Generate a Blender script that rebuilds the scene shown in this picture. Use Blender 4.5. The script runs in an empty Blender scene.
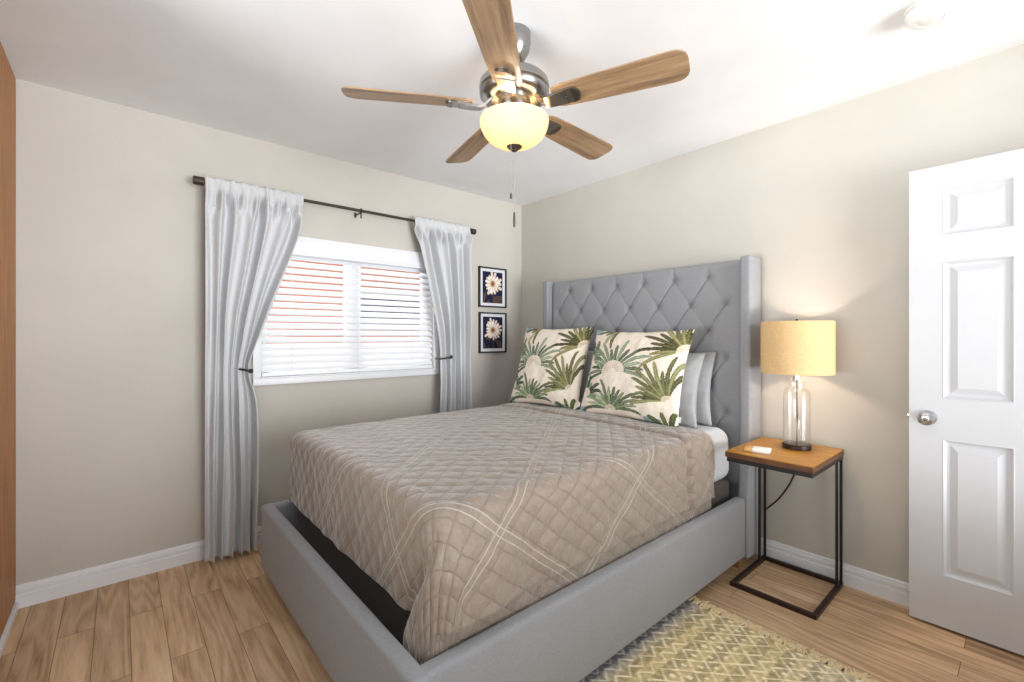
import bpy, bmesh, math, random
from math import pi, sin, cos, sqrt, radians
from mathutils import Vector, Matrix, noise

sc = bpy.context.scene
C = sc.collection
random.seed(4)

# ------------------------------------------------------------------ camera, world, lights, exposure
cam = bpy.data.cameras.new('camera')
cam_o = bpy.data.objects.new('camera', cam)
C.objects.link(cam_o)
cam.sensor_width = 36.0
cam.lens = 453.2 / 1024 * 36.0
cam.shift_y = (336 - 341) / 1024 * -1.0 * -1.0
cam.clip_start = 0.02
cam_o.location = (3.074, -2.774, 1.254)
cam_o.rotation_euler = (pi / 2, 0, radians(139.14 - 90))
sc.camera = cam_o

world = bpy.data.worlds.new('world')
sc.world = world
world.use_nodes = True
bg = world.node_tree.nodes['Background']
bg.inputs['Color'].default_value = (0.93, 0.97, 1.0, 1)
bg.inputs['Strength'].default_value = 0.4

def area(name, loc, rot, sx, sy, power, col):
    l = bpy.data.lights.new(name, 'AREA')
    l.shape = 'RECTANGLE'
    l.size, l.size_y, l.energy, l.color = sx, sy, power, col
    o = bpy.data.objects.new(name, l)
    o.location, o.rotation_euler = loc, rot
    C.objects.link(o)
    return o

# added fill lamps past the hall side and rear, and daylight at the window
area('hall_daylight', (6.8, -1.3, 1.7), (0, radians(88), 0), 1.6, 2.2, 60, (0.96, 0.98, 1.0))
area('hall_floor_bounce', (7.6, -1.5, 0.2), (0, radians(120), 0), 1.8, 3.0, 200, (0.92, 0.96, 1.0))
area('rear_room_daylight', (2.1, -7.0, 0.4), (radians(112), 0, 0), 3.0, 1.8, 190, (0.94, 0.97, 1.0))
area('window_daylight', (-0.75, -1.53, 1.75), (0, radians(-90), 0), 1.2, 1.6, 20, (0.93, 0.97, 1.0))

def lamp_light(name, loc, power, col, radius):
    l = bpy.data.lights.new(name, 'POINT')
    l.energy, l.color, l.shadow_soft_size = power, col, radius
    o = bpy.data.objects.new(name, l)
    o.location = loc
    C.objects.link(o)
    return o

sc.view_settings.view_transform = 'Standard'
sc.view_settings.look = 'None'
sc.view_settings.gamma = 1.0
sc.view_settings.use_curve_mapping = False
sc.view_settings.exposure = 0.74
sc.cycles.sample_clamp_indirect = 6.0
sc.cycles.max_bounces = 10
sc.cycles.diffuse_bounces = 6
sc.cycles.transparent_max_bounces = 16

# ------------------------------------------------------------------ helpers
ORG = {}

def s2l(c):
    return tuple(((v / 255) / 12.92 if v / 255 <= 0.04045 else ((v / 255 + 0.055) / 1.055) ** 2.4) for v in c)

def props(o, label=None, cat=None, group=None, kind=None):
    if label: o['label'] = label
    if cat: o['category'] = cat
    if group: o['group'] = group
    if kind: o['kind'] = kind
    return o

def thing(name, label, cat, loc=(0, 0, 0), group=None):
    o = bpy.data.objects.new(name, None)
    o.empty_display_size = 0.1
    o.location = loc
    C.objects.link(o)
    ORG[o.name] = Vector(loc)
    return props(o, label, cat, group)

def obj(name, bm, mat, parent=None, smooth=True, angle=40, origin=None):
    """links a bmesh (world coordinates) as one mesh object"""
    base = Vector(ORG.get(parent.name, (0, 0, 0))) if parent else Vector((0, 0, 0))
    org = Vector(origin) if origin else base
    bmesh.ops.translate(bm, verts=bm.verts, vec=-org)
    me = bpy.data.meshes.new(name)
    bm.normal_update()
    bm.to_mesh(me)
    bm.free()
    for m in (mat if isinstance(mat, (list, tuple)) else [mat]):
        me.materials.append(m)
    if smooth:
        for p in me.polygons: p.use_smooth = True
        me.set_sharp_from_angle(angle=radians(angle))
    o = bpy.data.objects.new(name, me)
    o.location = org - base
    C.objects.link(o)
    if parent: o.parent = parent
    ORG[o.name] = org
    return o

def struct(name, bm, mat, parent=None, **k):
    o = obj(name, bm, mat, parent, **k)
    if not parent: o['kind'] = 'structure'
    return o

def box(bm, x0, x1, y0, y1, z0, z1, bevel=0.0, seg=3):
    r = bmesh.ops.create_cube(bm, size=1)
    vs = r['verts']
    bmesh.ops.scale(bm, verts=vs, vec=(x1 - x0, y1 - y0, z1 - z0))
    bmesh.ops.translate(bm, verts=vs, vec=((x0 + x1) / 2, (y0 + y1) / 2, (z0 + z1) / 2))
    if bevel > 0:
        es = list({e for v in vs for e in v.link_edges})
        bmesh.ops.bevel(bm, geom=es, offset=bevel, segments=seg, profile=0.5, affect='EDGES')
    return bm

def BOX(*a, **k):
    return box(bmesh.new(), *a, **k)

def prism(bm, pts, axis, a0, a1):
    """extrudes a closed 2-D outline along an axis: 'x' pts=(y,z), 'y' pts=(x,z), 'z' pts=(x,y)"""
    def P(p, a):
        return {'x': (a, p[0], p[1]), 'y': (p[0], a, p[1]), 'z': (p[0], p[1], a)}[axis]
    A = [bm.verts.new(P(p, a0)) for p in pts]
    B = [bm.verts.new(P(p, a1)) for p in pts]
    n = len(pts)
    fs = [bm.faces.new(A), bm.faces.new(B[::-1])]
    for i in range(n):
        fs.append(bm.faces.new((A[i], B[i], B[(i + 1) % n], A[(i + 1) % n])))
    bmesh.ops.recalc_face_normals(bm, faces=fs)
    return bm

def lathe(bm, prof, cx, cy, n=48, cap0=True, cap1=True):
    """prof: list of (radius, z)"""
    rings = []
    for r, z in prof:
        rings.append([bm.verts.new((cx + r * cos(2 * pi * k / n), cy + r * sin(2 * pi * k / n), z)) for k in range(n)])
    for a, b in zip(rings, rings[1:]):
        for k in range(n):
            bm.faces.new((a[k], a[(k + 1) % n], b[(k + 1) % n], b[k]))
    if cap0: bm.faces.new(rings[0][::-1])
    if cap1: bm.faces.new(rings[-1])
    bmesh.ops.recalc_face_normals(bm, faces=bm.faces)
    return bm

def tube(bm, pts, r, n=10, cap=True):
    pts = [Vector(p) for p in pts]
    rings = []
    up = Vector((0, 0, 1))
    for i, p in enumerate(pts):
        t = (pts[min(i + 1, len(pts) - 1)] - pts[max(i - 1, 0)]).normalized()
        a = t.cross(up)
        if a.length < 1e-3: a = t.cross(Vector((1, 0, 0)))
        a.normalize()
        b = t.cross(a).normalized()
        rr = r[i] if isinstance(r, (list, tuple)) else r
        rings.append([bm.verts.new(p + rr * (cos(2 * pi * k / n) * a + sin(2 * pi * k / n) * b)) for k in range(n)])
    fs = []
    for A, B in zip(rings, rings[1:]):
        for k in range(n):
            fs.append(bm.faces.new((A[k], A[(k + 1) % n], B[(k + 1) % n], B[k])))
    if cap:
        fs.append(bm.faces.new(rings[0][::-1])); fs.append(bm.faces.new(rings[-1]))
    bmesh.ops.recalc_face_normals(bm, faces=fs)
    return bm

def spline(pts, n=8):
    """Catmull-Rom through points"""
    P = [Vector(p) for p in pts]
    P = [2 * P[0] - P[1]] + P + [2 * P[-1] - P[-2]]
    out = []
    for i in range(1, len(P) - 2):
        for k in range(n):
            t = k / n
            a, b, c, d = P[i - 1], P[i], P[i + 1], P[i + 2]
            out.append(0.5 * ((2 * b) + (c - a) * t + (2 * a - 5 * b + 4 * c - d) * t * t + (3 * b - a - 3 * c + d) * t ** 3))
    out.append(P[-2])
    return out

def lerp_table(tab, x):
    if x <= tab[0][0]: return tab[0][1]
    for (a, b), (c, d) in zip(tab, tab[1:]):
        if x <= c:
            t = (x - a) / (c - a)
            return b + (d - b) * t
    return tab[-1][1]

def sstep(a, b, x):
    t = min(1, max(0, (x - a) / (b - a)))
    return t * t * (3 - 2 * t)

def ns(x, y, z=0.0):
    return noise.noise(Vector((x, y, z)))

# ------------------------------------------------------------------ materials
def new_mat(name):
    m = bpy.data.materials.new(name)
    m.use_nodes = True
    nt = m.node_tree
    return m, nt, nt.nodes['Principled BSDF']

def N(nt, t, **k):
    n = nt.nodes.new(t)
    for a, b in k.items(): setattr(n, a, b)
    return n

def mathn(nt, op, a, b=None, c=None, clamp=False):
    n = N(nt, 'ShaderNodeMath', operation=op, use_clamp=clamp)
    for i, v in enumerate((a, b, c)):
        if v is None: continue
        if isinstance(v, (int, float)): n.inputs[i].default_value = v
        else: nt.links.new(v, n.inputs[i])
    return n.outputs[0]

def mixc(nt, fac, a, b, blend='MIX'):
    n = N(nt, 'ShaderNodeMix', data_type='RGBA', blend_type=blend)
    for sock, v in ((n.inputs['Factor'], fac), (n.inputs['A'], a), (n.inputs['B'], b)):
        pass
    for idx, v in ((0, fac), (6, a), (7, b)):
        if isinstance(v, (int, float)): n.inputs[idx].default_value = v
        elif isinstance(v, tuple): n.inputs[idx].default_value = (*v[:3], 1)
        else: nt.links.new(v, n.inputs[idx])
    return n.outputs[2]

def coords(nt, kind='Object', scale=(1, 1, 1), loc=(0, 0, 0), rot=(0, 0, 0)):
    tc = N(nt, 'ShaderNodeTexCoord')
    mp = N(nt, 'ShaderNodeMapping')
    mp.inputs['Scale'].default_value = scale
    mp.inputs['Location'].default_value = loc
    mp.inputs['Rotation'].default_value = rot
    nt.links.new(tc.outputs[kind], mp.inputs['Vector'])
    return mp.outputs['Vector']

def noise_tex(nt, vec, scale, detail=3, rough=0.5):
    n = N(nt, 'ShaderNodeTexNoise')
    n.inputs['Scale'].default_value = scale
    n.inputs['Detail'].default_value = detail
    n.inputs['Roughness'].default_value = rough
    nt.links.new(vec, n.inputs['Vector'])
    return n.outputs['Fac']

def ramp(nt, fac, stops):
    n = N(nt, 'ShaderNodeValToRGB')
    e = n.color_ramp.elements
    while len(e) < len(stops): e.new(0.5)
    for el, (p, c) in zip(e, stops):
        el.position = p
        el.color = (*c, 1)
    nt.links.new(fac, n.inputs['Fac'])
    return n.outputs['Color']

def bump(nt, bsdf, h, strength=0.3, dist=0.01):
    b = N(nt, 'ShaderNodeBump')
    b.inputs['Strength'].default_value = strength
    b.inputs['Distance'].default_value = dist
    nt.links.new(h, b.inputs['Height'])
    nt.links.new(b.outputs['Normal'], bsdf.inputs['Normal'])
    return b

def simple(name, rgb, rough=0.5, metal=0.0, var=0.05, bscale=0, bstr=0.1, bdist=0.002, spec=None):
    m, nt, p = new_mat(name)
    c = s2l(rgb)
    v = coords(nt)
    f = noise_tex(nt, v, 14, 3)
    col = ramp(nt, f, [(0.25, tuple(x * (1 - var) for x in c)), (0.75, tuple(min(1, x * (1 + var)) for x in c))])
    nt.links.new(col, p.inputs['Base Color'])
    p.inputs['Roughness'].default_value = rough
    p.inputs['Metallic'].default_value = metal
    if spec is not None: p.inputs['Specular IOR Level'].default_value = spec
    if bscale:
        bump(nt, p, noise_tex(nt, v, bscale, 4), bstr, bdist)
    return m

def fabric(name, rgb, weave=420, var=0.08, rough=0.9, sheen=0.2, bstr=0.25, trans=0.0):
    m, nt, p = new_mat(name)
    c = s2l(rgb)
    v = coords(nt)
    a = noise_tex(nt, coords(nt, scale=(1, 1, 0.25)), weave, 2)
    b = noise_tex(nt, coords(nt, scale=(0.25, 0.25, 1)), weave, 2)
    big = noise_tex(nt, v, 6, 3)
    f = mathn(nt, 'MULTIPLY_ADD', a, 0.45, mathn(nt, 'MULTIPLY_ADD', b, 0.45, mathn(nt, 'MULTIPLY', big, 0.15)))
    col = ramp(nt, f, [(0.3, tuple(x * (1 - var * 1.6) for x in c)), (0.72, tuple(min(1, x * (1 + var * 1.6)) for x in c))])
    nt.links.new(col, p.inputs['Base Color'])
    p.inputs['Roughness'].default_value = rough
    p.inputs['Specular IOR Level'].default_value = 0.2
    p.inputs['Sheen Weight'].default_value = sheen
    bump(nt, p, f, bstr, 0.001)
    if trans:
        t = N(nt, 'ShaderNodeBsdfTranslucent')
        nt.links.new(col, t.inputs['Color'])
        mx = N(nt, 'ShaderNodeMixShader')
        mx.inputs[0].default_value = trans
        nt.links.new(p.outputs[0], mx.inputs[1]); nt.links.new(t.outputs[0], mx.inputs[2])
        nt.links.new(mx.outputs[0], nt.nodes['Material Output'].inputs['Surface'])
    return m

def wood(name, dark, mid, light, scale=(2, 28, 28), rough=0.45, coords_kind='Object', bstr=0.08):
    m, nt, p = new_mat(name)
    v = coords(nt, coords_kind, scale)
    f1 = noise_tex(nt, v, 1.5, 6, 0.62)
    f2 = noise_tex(nt, coords(nt, coords_kind, tuple(x * 5 for x in scale)), 1.5, 3, 0.6)
    f = mathn(nt, 'MULTIPLY_ADD', f1, 0.75, mathn(nt, 'MULTIPLY', f2, 0.25))
    col = ramp(nt, f, [(0.30, s2l(dark)), (0.5, s2l(mid)), (0.70, s2l(light))])
    nt.links.new(col, p.inputs['Base Color'])
    p.inputs['Roughness'].default_value = rough
    bump(nt, p, f, bstr, 0.002)
    return m

def painted(name, attr='pattern', rough=0.9, weave=500, bstr=0.2):
    """woven / printed pattern held in a colour attribute"""
    m, nt, p = new_mat(name)
    a = N(nt, 'ShaderNodeAttribute', attribute_name=attr)
    v = coords(nt)
    f = noise_tex(nt, v, weave, 2)
    g = mathn(nt, 'MULTIPLY_ADD', f, 0.3, 0.85)
    col = mixc(nt, 1.0, a.outputs['Color'], (1, 1, 1))
    vm = N(nt, 'ShaderNodeVectorMath', operation='SCALE')
    nt.links.new(a.outputs['Color'], vm.inputs[0]); nt.links.new(g, vm.inputs['Scale'])
    nt.links.new(vm.outputs[0], p.inputs['Base Color'])
    p.inputs['Roughness'].default_value = rough
    p.inputs['Specular IOR Level'].default_value = 0.2
    bump(nt, p, f, bstr, 0.001)
    return m

def wall_paint(name, rgb):
    m, nt, p = new_mat(name)
    c = s2l(rgb)
    v = coords(nt)
    f = noise_tex(nt, v, 2.5, 3)
    col = ramp(nt, f, [(0.3, tuple(x * 0.97 for x in c)), (0.7, tuple(x * 1.03 for x in c))])
    nt.links.new(col, p.inputs['Base Color'])
    p.inputs['Roughness'].default_value = 0.75
    p.inputs['Specular IOR Level'].default_value = 0.25
    bump(nt, p, noise_tex(nt, v, 110, 4, 0.6), 0.22, 0.003)
    return m

def floor_mat():
    m, nt, p = new_mat('oak_planks')
    v = coords(nt, 'Object', loc=(0.35, -0.019, 0))
    br = N(nt, 'ShaderNodeTexBrick')
    br.offset, br.offset_frequency = 0.37, 2
    br.squash = 1.0
    for k, val in (('Color1', (0, 0, 0, 1)), ('Color2', (1, 1, 1, 1)), ('Mortar', (0.5, 0.5, 0.5, 1)), ('Scale', 1.0),
                   ('Mortar Size', 0.0011), ('Mortar Smooth', 0.1), ('Bias', 0.0), ('Brick Width', 1.23), ('Row Height', 0.115)):
        br.inputs[k].default_value = val
    nt.links.new(v, br.inputs['Vector'])
    rnd = br.outputs['Color']
    # the grain is shifted from plank to plank
    off = N(nt, 'ShaderNodeVectorMath', operation='SCALE')
    nt.links.new(rnd, off.inputs[0]); off.inputs['Scale'].default_value = 17.0
    def grain(scale):
        add = N(nt, 'ShaderNodeVectorMath', operation='ADD')
        nt.links.new(coords(nt, 'Object', scale), add.inputs[0]); nt.links.new(off.outputs[0], add.inputs[1])
        return add.outputs[0]
    low = noise_tex(nt, grain((0.55, 5.5, 5.5)), 1.3, 2, 0.5)
    rings = mathn(nt, 'MULTIPLY', mathn(nt, 'PINGPONG', mathn(nt, 'MULTIPLY', low, 9.0), 0.5), 2.0)
    g1 = noise_tex(nt, grain((1.0, 7, 7)), 1.4, 5, 0.62)
    g2 = noise_tex(nt, grain((5, 90, 9)), 1.6, 3, 0.6)
    f = mathn(nt, 'MULTIPLY_ADD', g1, 0.55, mathn(nt, 'MULTIPLY_ADD', g2, 0.28, mathn(nt, 'MULTIPLY', rings, 0.15)))
    col = ramp(nt, f, [(0.28, s2l((146, 112, 80))), (0.44, s2l((188, 154, 118))), (0.56, s2l((208, 176, 140))), (0.74, s2l((224, 197, 165)))])
    tone = mathn(nt, 'MULTIPLY_ADD', rnd, 0.16, 0.99)
    vm = N(nt, 'ShaderNodeVectorMath', operation='SCALE')
    nt.links.new(col, vm.inputs[0]); nt.links.new(tone, vm.inputs['Scale'])
    seam = mixc(nt, br.outputs['Fac'], vm.outputs[0], s2l((92, 66, 46)))
    nt.links.new(seam, p.inputs['Base Color'])
    p.inputs['Roughness'].default_value = 0.42
    p.inputs['Specular IOR Level'].default_value = 0.4
    h = mathn(nt, 'SUBTRACT', mathn(nt, 'MULTIPLY', g2, 0.25), br.outputs['Fac'])
    bump(nt, p, h, 0.25, 0.002)
    return m

def blanket_mat():
    m, nt, p = new_mat('quilted_taupe')
    uv = N(nt, 'ShaderNodeUVMap', uv_map='cloth')
    sep = N(nt, 'ShaderNodeSeparateXYZ')
    nt.links.new(uv.outputs[0], sep.inputs[0])
    u, v = sep.outputs[0], sep.outputs[1]
    # the hand-quilted lines wander a little
    wob = mathn(nt, 'MULTIPLY_ADD', noise_tex(nt, uv.outputs[0], 5.0, 2), 0.03, -0.015)
    a = mathn(nt, 'ADD', mathn(nt, 'ADD', u, mathn(nt, 'MULTIPLY', v, 0.8)), wob)
    b = mathn(nt, 'ADD', mathn(nt, 'SUBTRACT', u, mathn(nt, 'MULTIPLY', v, 0.8)), wob)
    def tri(x, s, o=0.0):      # distance (in metres) to the nearest line of a family
        return mathn(nt, 'PINGPONG', mathn(nt, 'ADD', x, o), s / 2)
    s = 0.086
    da, db = tri(a, s), tri(b, s)
    pa = mathn(nt, 'POWER', mathn(nt, 'DIVIDE', da, s / 2), 0.45)
    pb = mathn(nt, 'POWER', mathn(nt, 'DIVIDE', db, s / 2), 0.45)
    puff = mathn(nt, 'MULTIPLY', pa, pb)
    # wide channels sewn with a pair of pale stitch rows
    S = 0.62
    Da, Db = tri(a, S, 0.07), tri(b, S, 0.16)
    def stitched(D):
        r = mathn(nt, 'ABSOLUTE', mathn(nt, 'SUBTRACT', D, 0.016))
        return mathn(nt, 'SUBTRACT', 1.0, mathn(nt, 'DIVIDE', r, 0.0045), clamp=True)
    st = mathn(nt, 'MAXIMUM', stitched(Da), stitched(Db))
    near = mathn(nt, 'MINIMUM', Da, Db)
    chan = mathn(nt, 'LESS_THAN', near, 0.016)
    puff2 = mixn = mathn(nt, 'MAXIMUM', puff, mathn(nt, 'MULTIPLY', chan, 0.8))
    wr = noise_tex(nt, coords(nt, 'Object', (8, 24, 7)), 2.4, 5, 0.68)
    h = mathn(nt, 'SUBTRACT', mathn(nt, 'MULTIPLY_ADD', wr, 0.75, puff2), mathn(nt, 'MULTIPLY', st, 0.25))
    c = s2l((146, 131, 117))
    fine = noise_tex(nt, coords(nt, 'Object', (1, 1, 1)), 90, 3)
    col = ramp(nt, fine, [(0.3, tuple(x * 0.92 for x in c)), (0.7, tuple(x * 1.06 for x in c))])
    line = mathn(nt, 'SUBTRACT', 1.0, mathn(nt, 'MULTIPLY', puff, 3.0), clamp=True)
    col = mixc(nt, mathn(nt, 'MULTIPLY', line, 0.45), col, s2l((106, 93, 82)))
    col = mixc(nt, mathn(nt, 'MULTIPLY', st, 0.85), col, s2l((206, 196, 183)))
    nt.links.new(col, p.inputs['Base Color'])
    p.inputs['Roughness'].default_value = 0.50
    p.inputs['Sheen Weight'].default_value = 0.7
    p.inputs['Sheen Roughness'].default_value = 0.4
    bump(nt, p, h, 0.85, 0.009)
    return m

def glass_mat(name, tint=(1, 1, 1), refl=1.0):
    m, nt, p = new_mat(name)
    tr = N(nt, 'ShaderNodeBsdfTransparent')
    tr.inputs['Color'].default_value = (*tint, 1)
    gl = N(nt, 'ShaderNodeBsdfGlossy')
    gl.inputs['Roughness'].default_value = 0.03
    lw = N(nt, 'ShaderNodeLayerWeight')
    lw.inputs['Blend'].default_value = 0.5
    fz = mathn(nt, 'MULTIPLY_ADD', mathn(nt, 'POWER', lw.outputs['Facing'], 4.0), 0.6, 0.03)
    mx = N(nt, 'ShaderNodeMixShader')
    nt.links.new(mathn(nt, 'MULTIPLY', fz, refl, clamp=True), mx.inputs[0])
    nt.links.new(tr.outputs[0], mx.inputs[1]); nt.links.new(gl.outputs[0], mx.inputs[2])
    nt.links.new(mx.outputs[0], nt.nodes['Material Output'].inputs['Surface'])
    nt.nodes.remove(p)
    return m

def shade_mat(name, rgb, trans, glow=None, glow_s=0.0, weave=0, dif=None):
    m, nt, p = new_mat(name)
    nt.nodes.remove(p)
    v = coords(nt)
    c = s2l(rgb)
    d = N(nt, 'ShaderNodeBsdfDiffuse')
    t = N(nt, 'ShaderNodeBsdfTranslucent')
    if weave:
        f = mathn(nt, 'MULTIPLY_ADD', noise_tex(nt, coords(nt, scale=(1, 1, 0.12)), weave, 2), 0.5, mathn(nt, 'MULTIPLY', noise_tex(nt, coords(nt, scale=(0.12, 0.12, 1)), weave, 2), 0.5))
    else:
        f = noise_tex(nt, v, 9, 3)
    col = ramp(nt, f, [(0.3, tuple(x * 0.86 for x in c)), (0.7, tuple(min(1, x * 1.1) for x in c))])
    nt.links.new(col, t.inputs['Color'])
    if dif: d.inputs['Color'].default_value = (*s2l(dif), 1)
    else: nt.links.new(col, d.inputs['Color'])
    mx = N(nt, 'ShaderNodeMixShader')
    mx.inputs[0].default_value = trans
    nt.links.new(d.outputs[0], mx.inputs[1]); nt.links.new(t.outputs[0], mx.inputs[2])
    out = mx.outputs[0]
    if glow:
        e = N(nt, 'ShaderNodeEmission')
        e.inputs['Color'].default_value = (*s2l(glow), 1)
        e.inputs['Strength'].default_value = glow_s
        ad = N(nt, 'ShaderNodeAddShader')
        nt.links.new(out, ad.inputs[0]); nt.links.new(e.outputs[0], ad.inputs[1])
        out = ad.outputs[0]
    nt.links.new(out, nt.nodes['Material Output'].inputs['Surface'])
    return m

def brushed(name, rgb, rough=0.3):
    m, nt, p = new_mat(name)
    c = s2l(rgb)
    f = noise_tex(nt, coords(nt, scale=(6, 6, 160)), 3, 3)
    nt.links.new(ramp(nt, f, [(0.3, tuple(x * 0.85 for x in c)), (0.7, tuple(min(1, x * 1.1) for x in c))]), p.inputs['Base Color'])
    p.inputs['Metallic'].default_value = 1.0
    p.inputs['Roughness'].default_value = rough
    return m

M = dict(
    wall=wall_paint('greige_paint', (202, 197, 188)),
    ceiling=wall_paint('ceiling_paint', (240, 241, 243)),
    white=simple('white_gloss_paint', (236, 237, 240), 0.35, var=0.015),
    floor=floor_mat(),
    stucco=simple('terracotta_stucco', (232, 140, 96), 0.9, var=0.12, bscale=60, bstr=0.3, bdist=0.01),
    doorpaint=simple('white_door_paint', (210, 211, 214), 0.4, var=0.012),
    closet=wood('reeded_oak', (130, 86, 50), (166, 114, 70), (190, 138, 92), (30, 30, 1.6), 0.5),
    linen=fabric('grey_linen_upholstery', (148, 149, 152)),
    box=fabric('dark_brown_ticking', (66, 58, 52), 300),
    sheet=fabric('pale_blue_grey_sheet', (206, 210, 217), 500, 0.03),
    blanket=blanket_mat(),
    greypil=fabric('grey_sateen', (164, 165, 166), 300, 0.05, 0.55),
    curtain=fabric('white_grey_drape', (211, 212, 214), 330, 0.05, trans=0.06),
    black=simple('black_powder_coat', (26, 23, 22), 0.45, bscale=300, bstr=0.05),
    bronze=simple('dark_bronze_frame', (52, 34, 26), 0.4, metal=0.3, bscale=300, bstr=0.05),
    rod=simple('dark_bronze_rod', (64, 54, 47), 0.5, metal=0.4, bscale=80, bstr=0.15),
    tabletop=wood('amber_stained_wood', (134, 86, 20), (176, 122, 36), (198, 146, 56), (5, 30, 30), 0.35),
    tableedge=wood('walnut_edge', (70, 42, 22), (98, 60, 34), (120, 78, 46), (5, 30, 30), 0.4),
    blade=wood('fan_blade_walnut', (98, 76, 58), (150, 122, 92), (190, 160, 124), (1.4, 22, 22), 0.42),
    nickel=brushed('brushed_nickel', (160, 158, 156), 0.26),
    darknickel=brushed('dark_pewter', (112, 104, 96), 0.35),
    chrome=brushed('satin_chrome', (206, 206, 206), 0.2),
    chain=simple('chain_metal', (190, 188, 182), 0.35, metal=0.8),
    bowl=shade_mat('frosted_amber_glass', (252, 222, 176), 0.17, (255, 200, 120), 0.16),
    shade=shade_mat('tan_linen_shade', (236, 204, 152), 0.14, weave=260),
    glass=glass_mat('clear_glass'),
    pane=glass_mat('window_pane', (0.96, 0.98, 0.98)),
    legwood=wood('pale_leg_wood', (120, 84, 50), (158, 116, 74), (180, 140, 96), (20, 20, 3)),
    plastic=simple('white_plastic', (240, 238, 234), 0.35, var=0.01),
    amberplastic=simple('amber_plastic', (214, 170, 104), 0.35, var=0.03),
    mat=simple('white_mat_board', (226, 226, 230), 0.8, var=0.02),
    picblack=simple('black_picture_frame', (24, 24, 27), 0.4, var=0.05),
    print=painted('flower_print', rough=0.5, weave=80, bstr=0.02),
    palm=painted('palm_print_linen'),
    rug=painted('flat_woven_rug', weave=380, bstr=0.5),
    fringe=fabric('cream_cotton_fringe', (226, 204, 160), 300, 0.1),
    tag=simple('white_care_tag', (236, 236, 234), 0.8),
    bulb=None,
)
def emit(name, rgb, s):
    m, nt, p = new_mat(name)
    p.inputs['Base Color'].default_value = (*s2l(rgb), 1)
    p.inputs['Emission Color'].default_value = (*s2l(rgb), 1)
    p.inputs['Emission Strength'].default_value = s
    return m
M['bulb'] = emit('lit_bulb', (255, 226, 170), 6.0)

# ------------------------------------------------------------------ the room
H = 2.44
YB = -3.136          # closet face behind the camera
XR = 3.5
struct('floor', BOX(-0.12, XR + 1.6, YB - 0.7, 0.12, -0.1, 0.0), M['floor'], smooth=False)
struct('ceiling', BOX(-0.12, XR + 0.12, YB - 0.7, 0.12, H, H + 0.1), M['ceiling'], smooth=False)
struct('wall_back', BOX(-0.12, XR + 0.12, 0.0, 0.12, 0.0, H), M['wall'], smooth=False)
WY0, WY1, WZ0, WZ1 = -2.13, -0.93, 1.0, 1.865     # window opening
bm = bmesh.new()
box(bm, -0.12, 0, YB - 0.7, WY0, 0, H); box(bm, -0.12, 0, WY1, 0.0, 0, H)
box(bm, -0.12, 0, WY0, WY1, 0, WZ0); box(bm, -0.12, 0, WY0, WY1, WZ1, H)
struct('wall_left', bm, M['wall'], smooth=False)
# right wall, opened far wider than the doorway to let the fill in
DY0, DY1 = -2.95, -0.16
bm = bmesh.new()
box(bm, XR, XR + 0.12, DY1, 0.0, 0, H)
box(bm, XR, XR + 0.12, DY0 - 0.3, DY0, 0, H)
box(bm, XR, XR + 0.12, DY0, DY1, 2.36, H)
box(bm, XR, XR + 0.12, DY0, DY1, 0, 0.5)  # sill added to keep the low hall fill off the bed
struct('wall_right', bm, M['wall'], smooth=False)

def base_profile():
    # (depth from wall, height) of the stepped white skirting
    return [(0, 0), (0.016, 0), (0.017, 0.058), (0.008, 0.062), (0.008, 0.068), (0.014, 0.072), (0.014, 0.084), (0.008, 0.087), (0.008, 0.091), (0.010, 0.094), (0.008, 0.101), (0.0, 0.104)]
struct('baseboard_left', prism(bmesh.new(), [(d, z) for d, z in base_profile()], 'y', YB, 0.0), M['white'], smooth=False)
struct('baseboard_back', prism(bmesh.new(), [(-d, z) for d, z in base_profile()], 'x', 0.016, XR), M['white'], smooth=False)

# closet of reeded wood behind the camera, on a white floor track
ct = thing('closet_door', 'tall reeded oak sliding closet door at the left edge of the room', 'closet door', (0.5, YB, 0.04))
bm = bmesh.new()
pts = [(0.0, -0.03)]
x = 0.0
pit = 0.021
n_r = int(1.1 / pit)
for k in range(n_r):
    for dx, dy in ((0.0, -0.012), (0.003, -0.012), (0.0035, -0.002), (0.006, 0.0), (0.018, 0.0), (0.0205, -0.002)):
        pts.append((0.001 + k * pit + dx, YB + dy))
pts[0] = (0.001, YB - 0.03)
pts.append((0.001 + n_r * pit, YB - 0.012)); pts.append((0.001 + n_r * pit, YB - 0.03))
prism(bm, pts, 'z', 0.042, H - 0.006)
obj('reeded_panel', bm, M['closet'], ct, smooth=False)
struct('trim_1', BOX(0.0, 1.15, YB - 0.035, YB + 0.012, 0.0, 0.036, bevel=0.003), M['white'])
bm = BOX(-0.12, 1.25, YB - 0.78, YB - 0.7, 0, H)
box(bm, 1.15, 1.25, YB - 0.7, YB - 0.005, 0, H)
box(bm, 1.25, XR + 0.12, YB - 0.78, YB - 0.7, 0, 0.72)  # low wall added under the rear opening to block low fill rays
struct('wall_front', bm, M['wall'], smooth=False)

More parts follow.
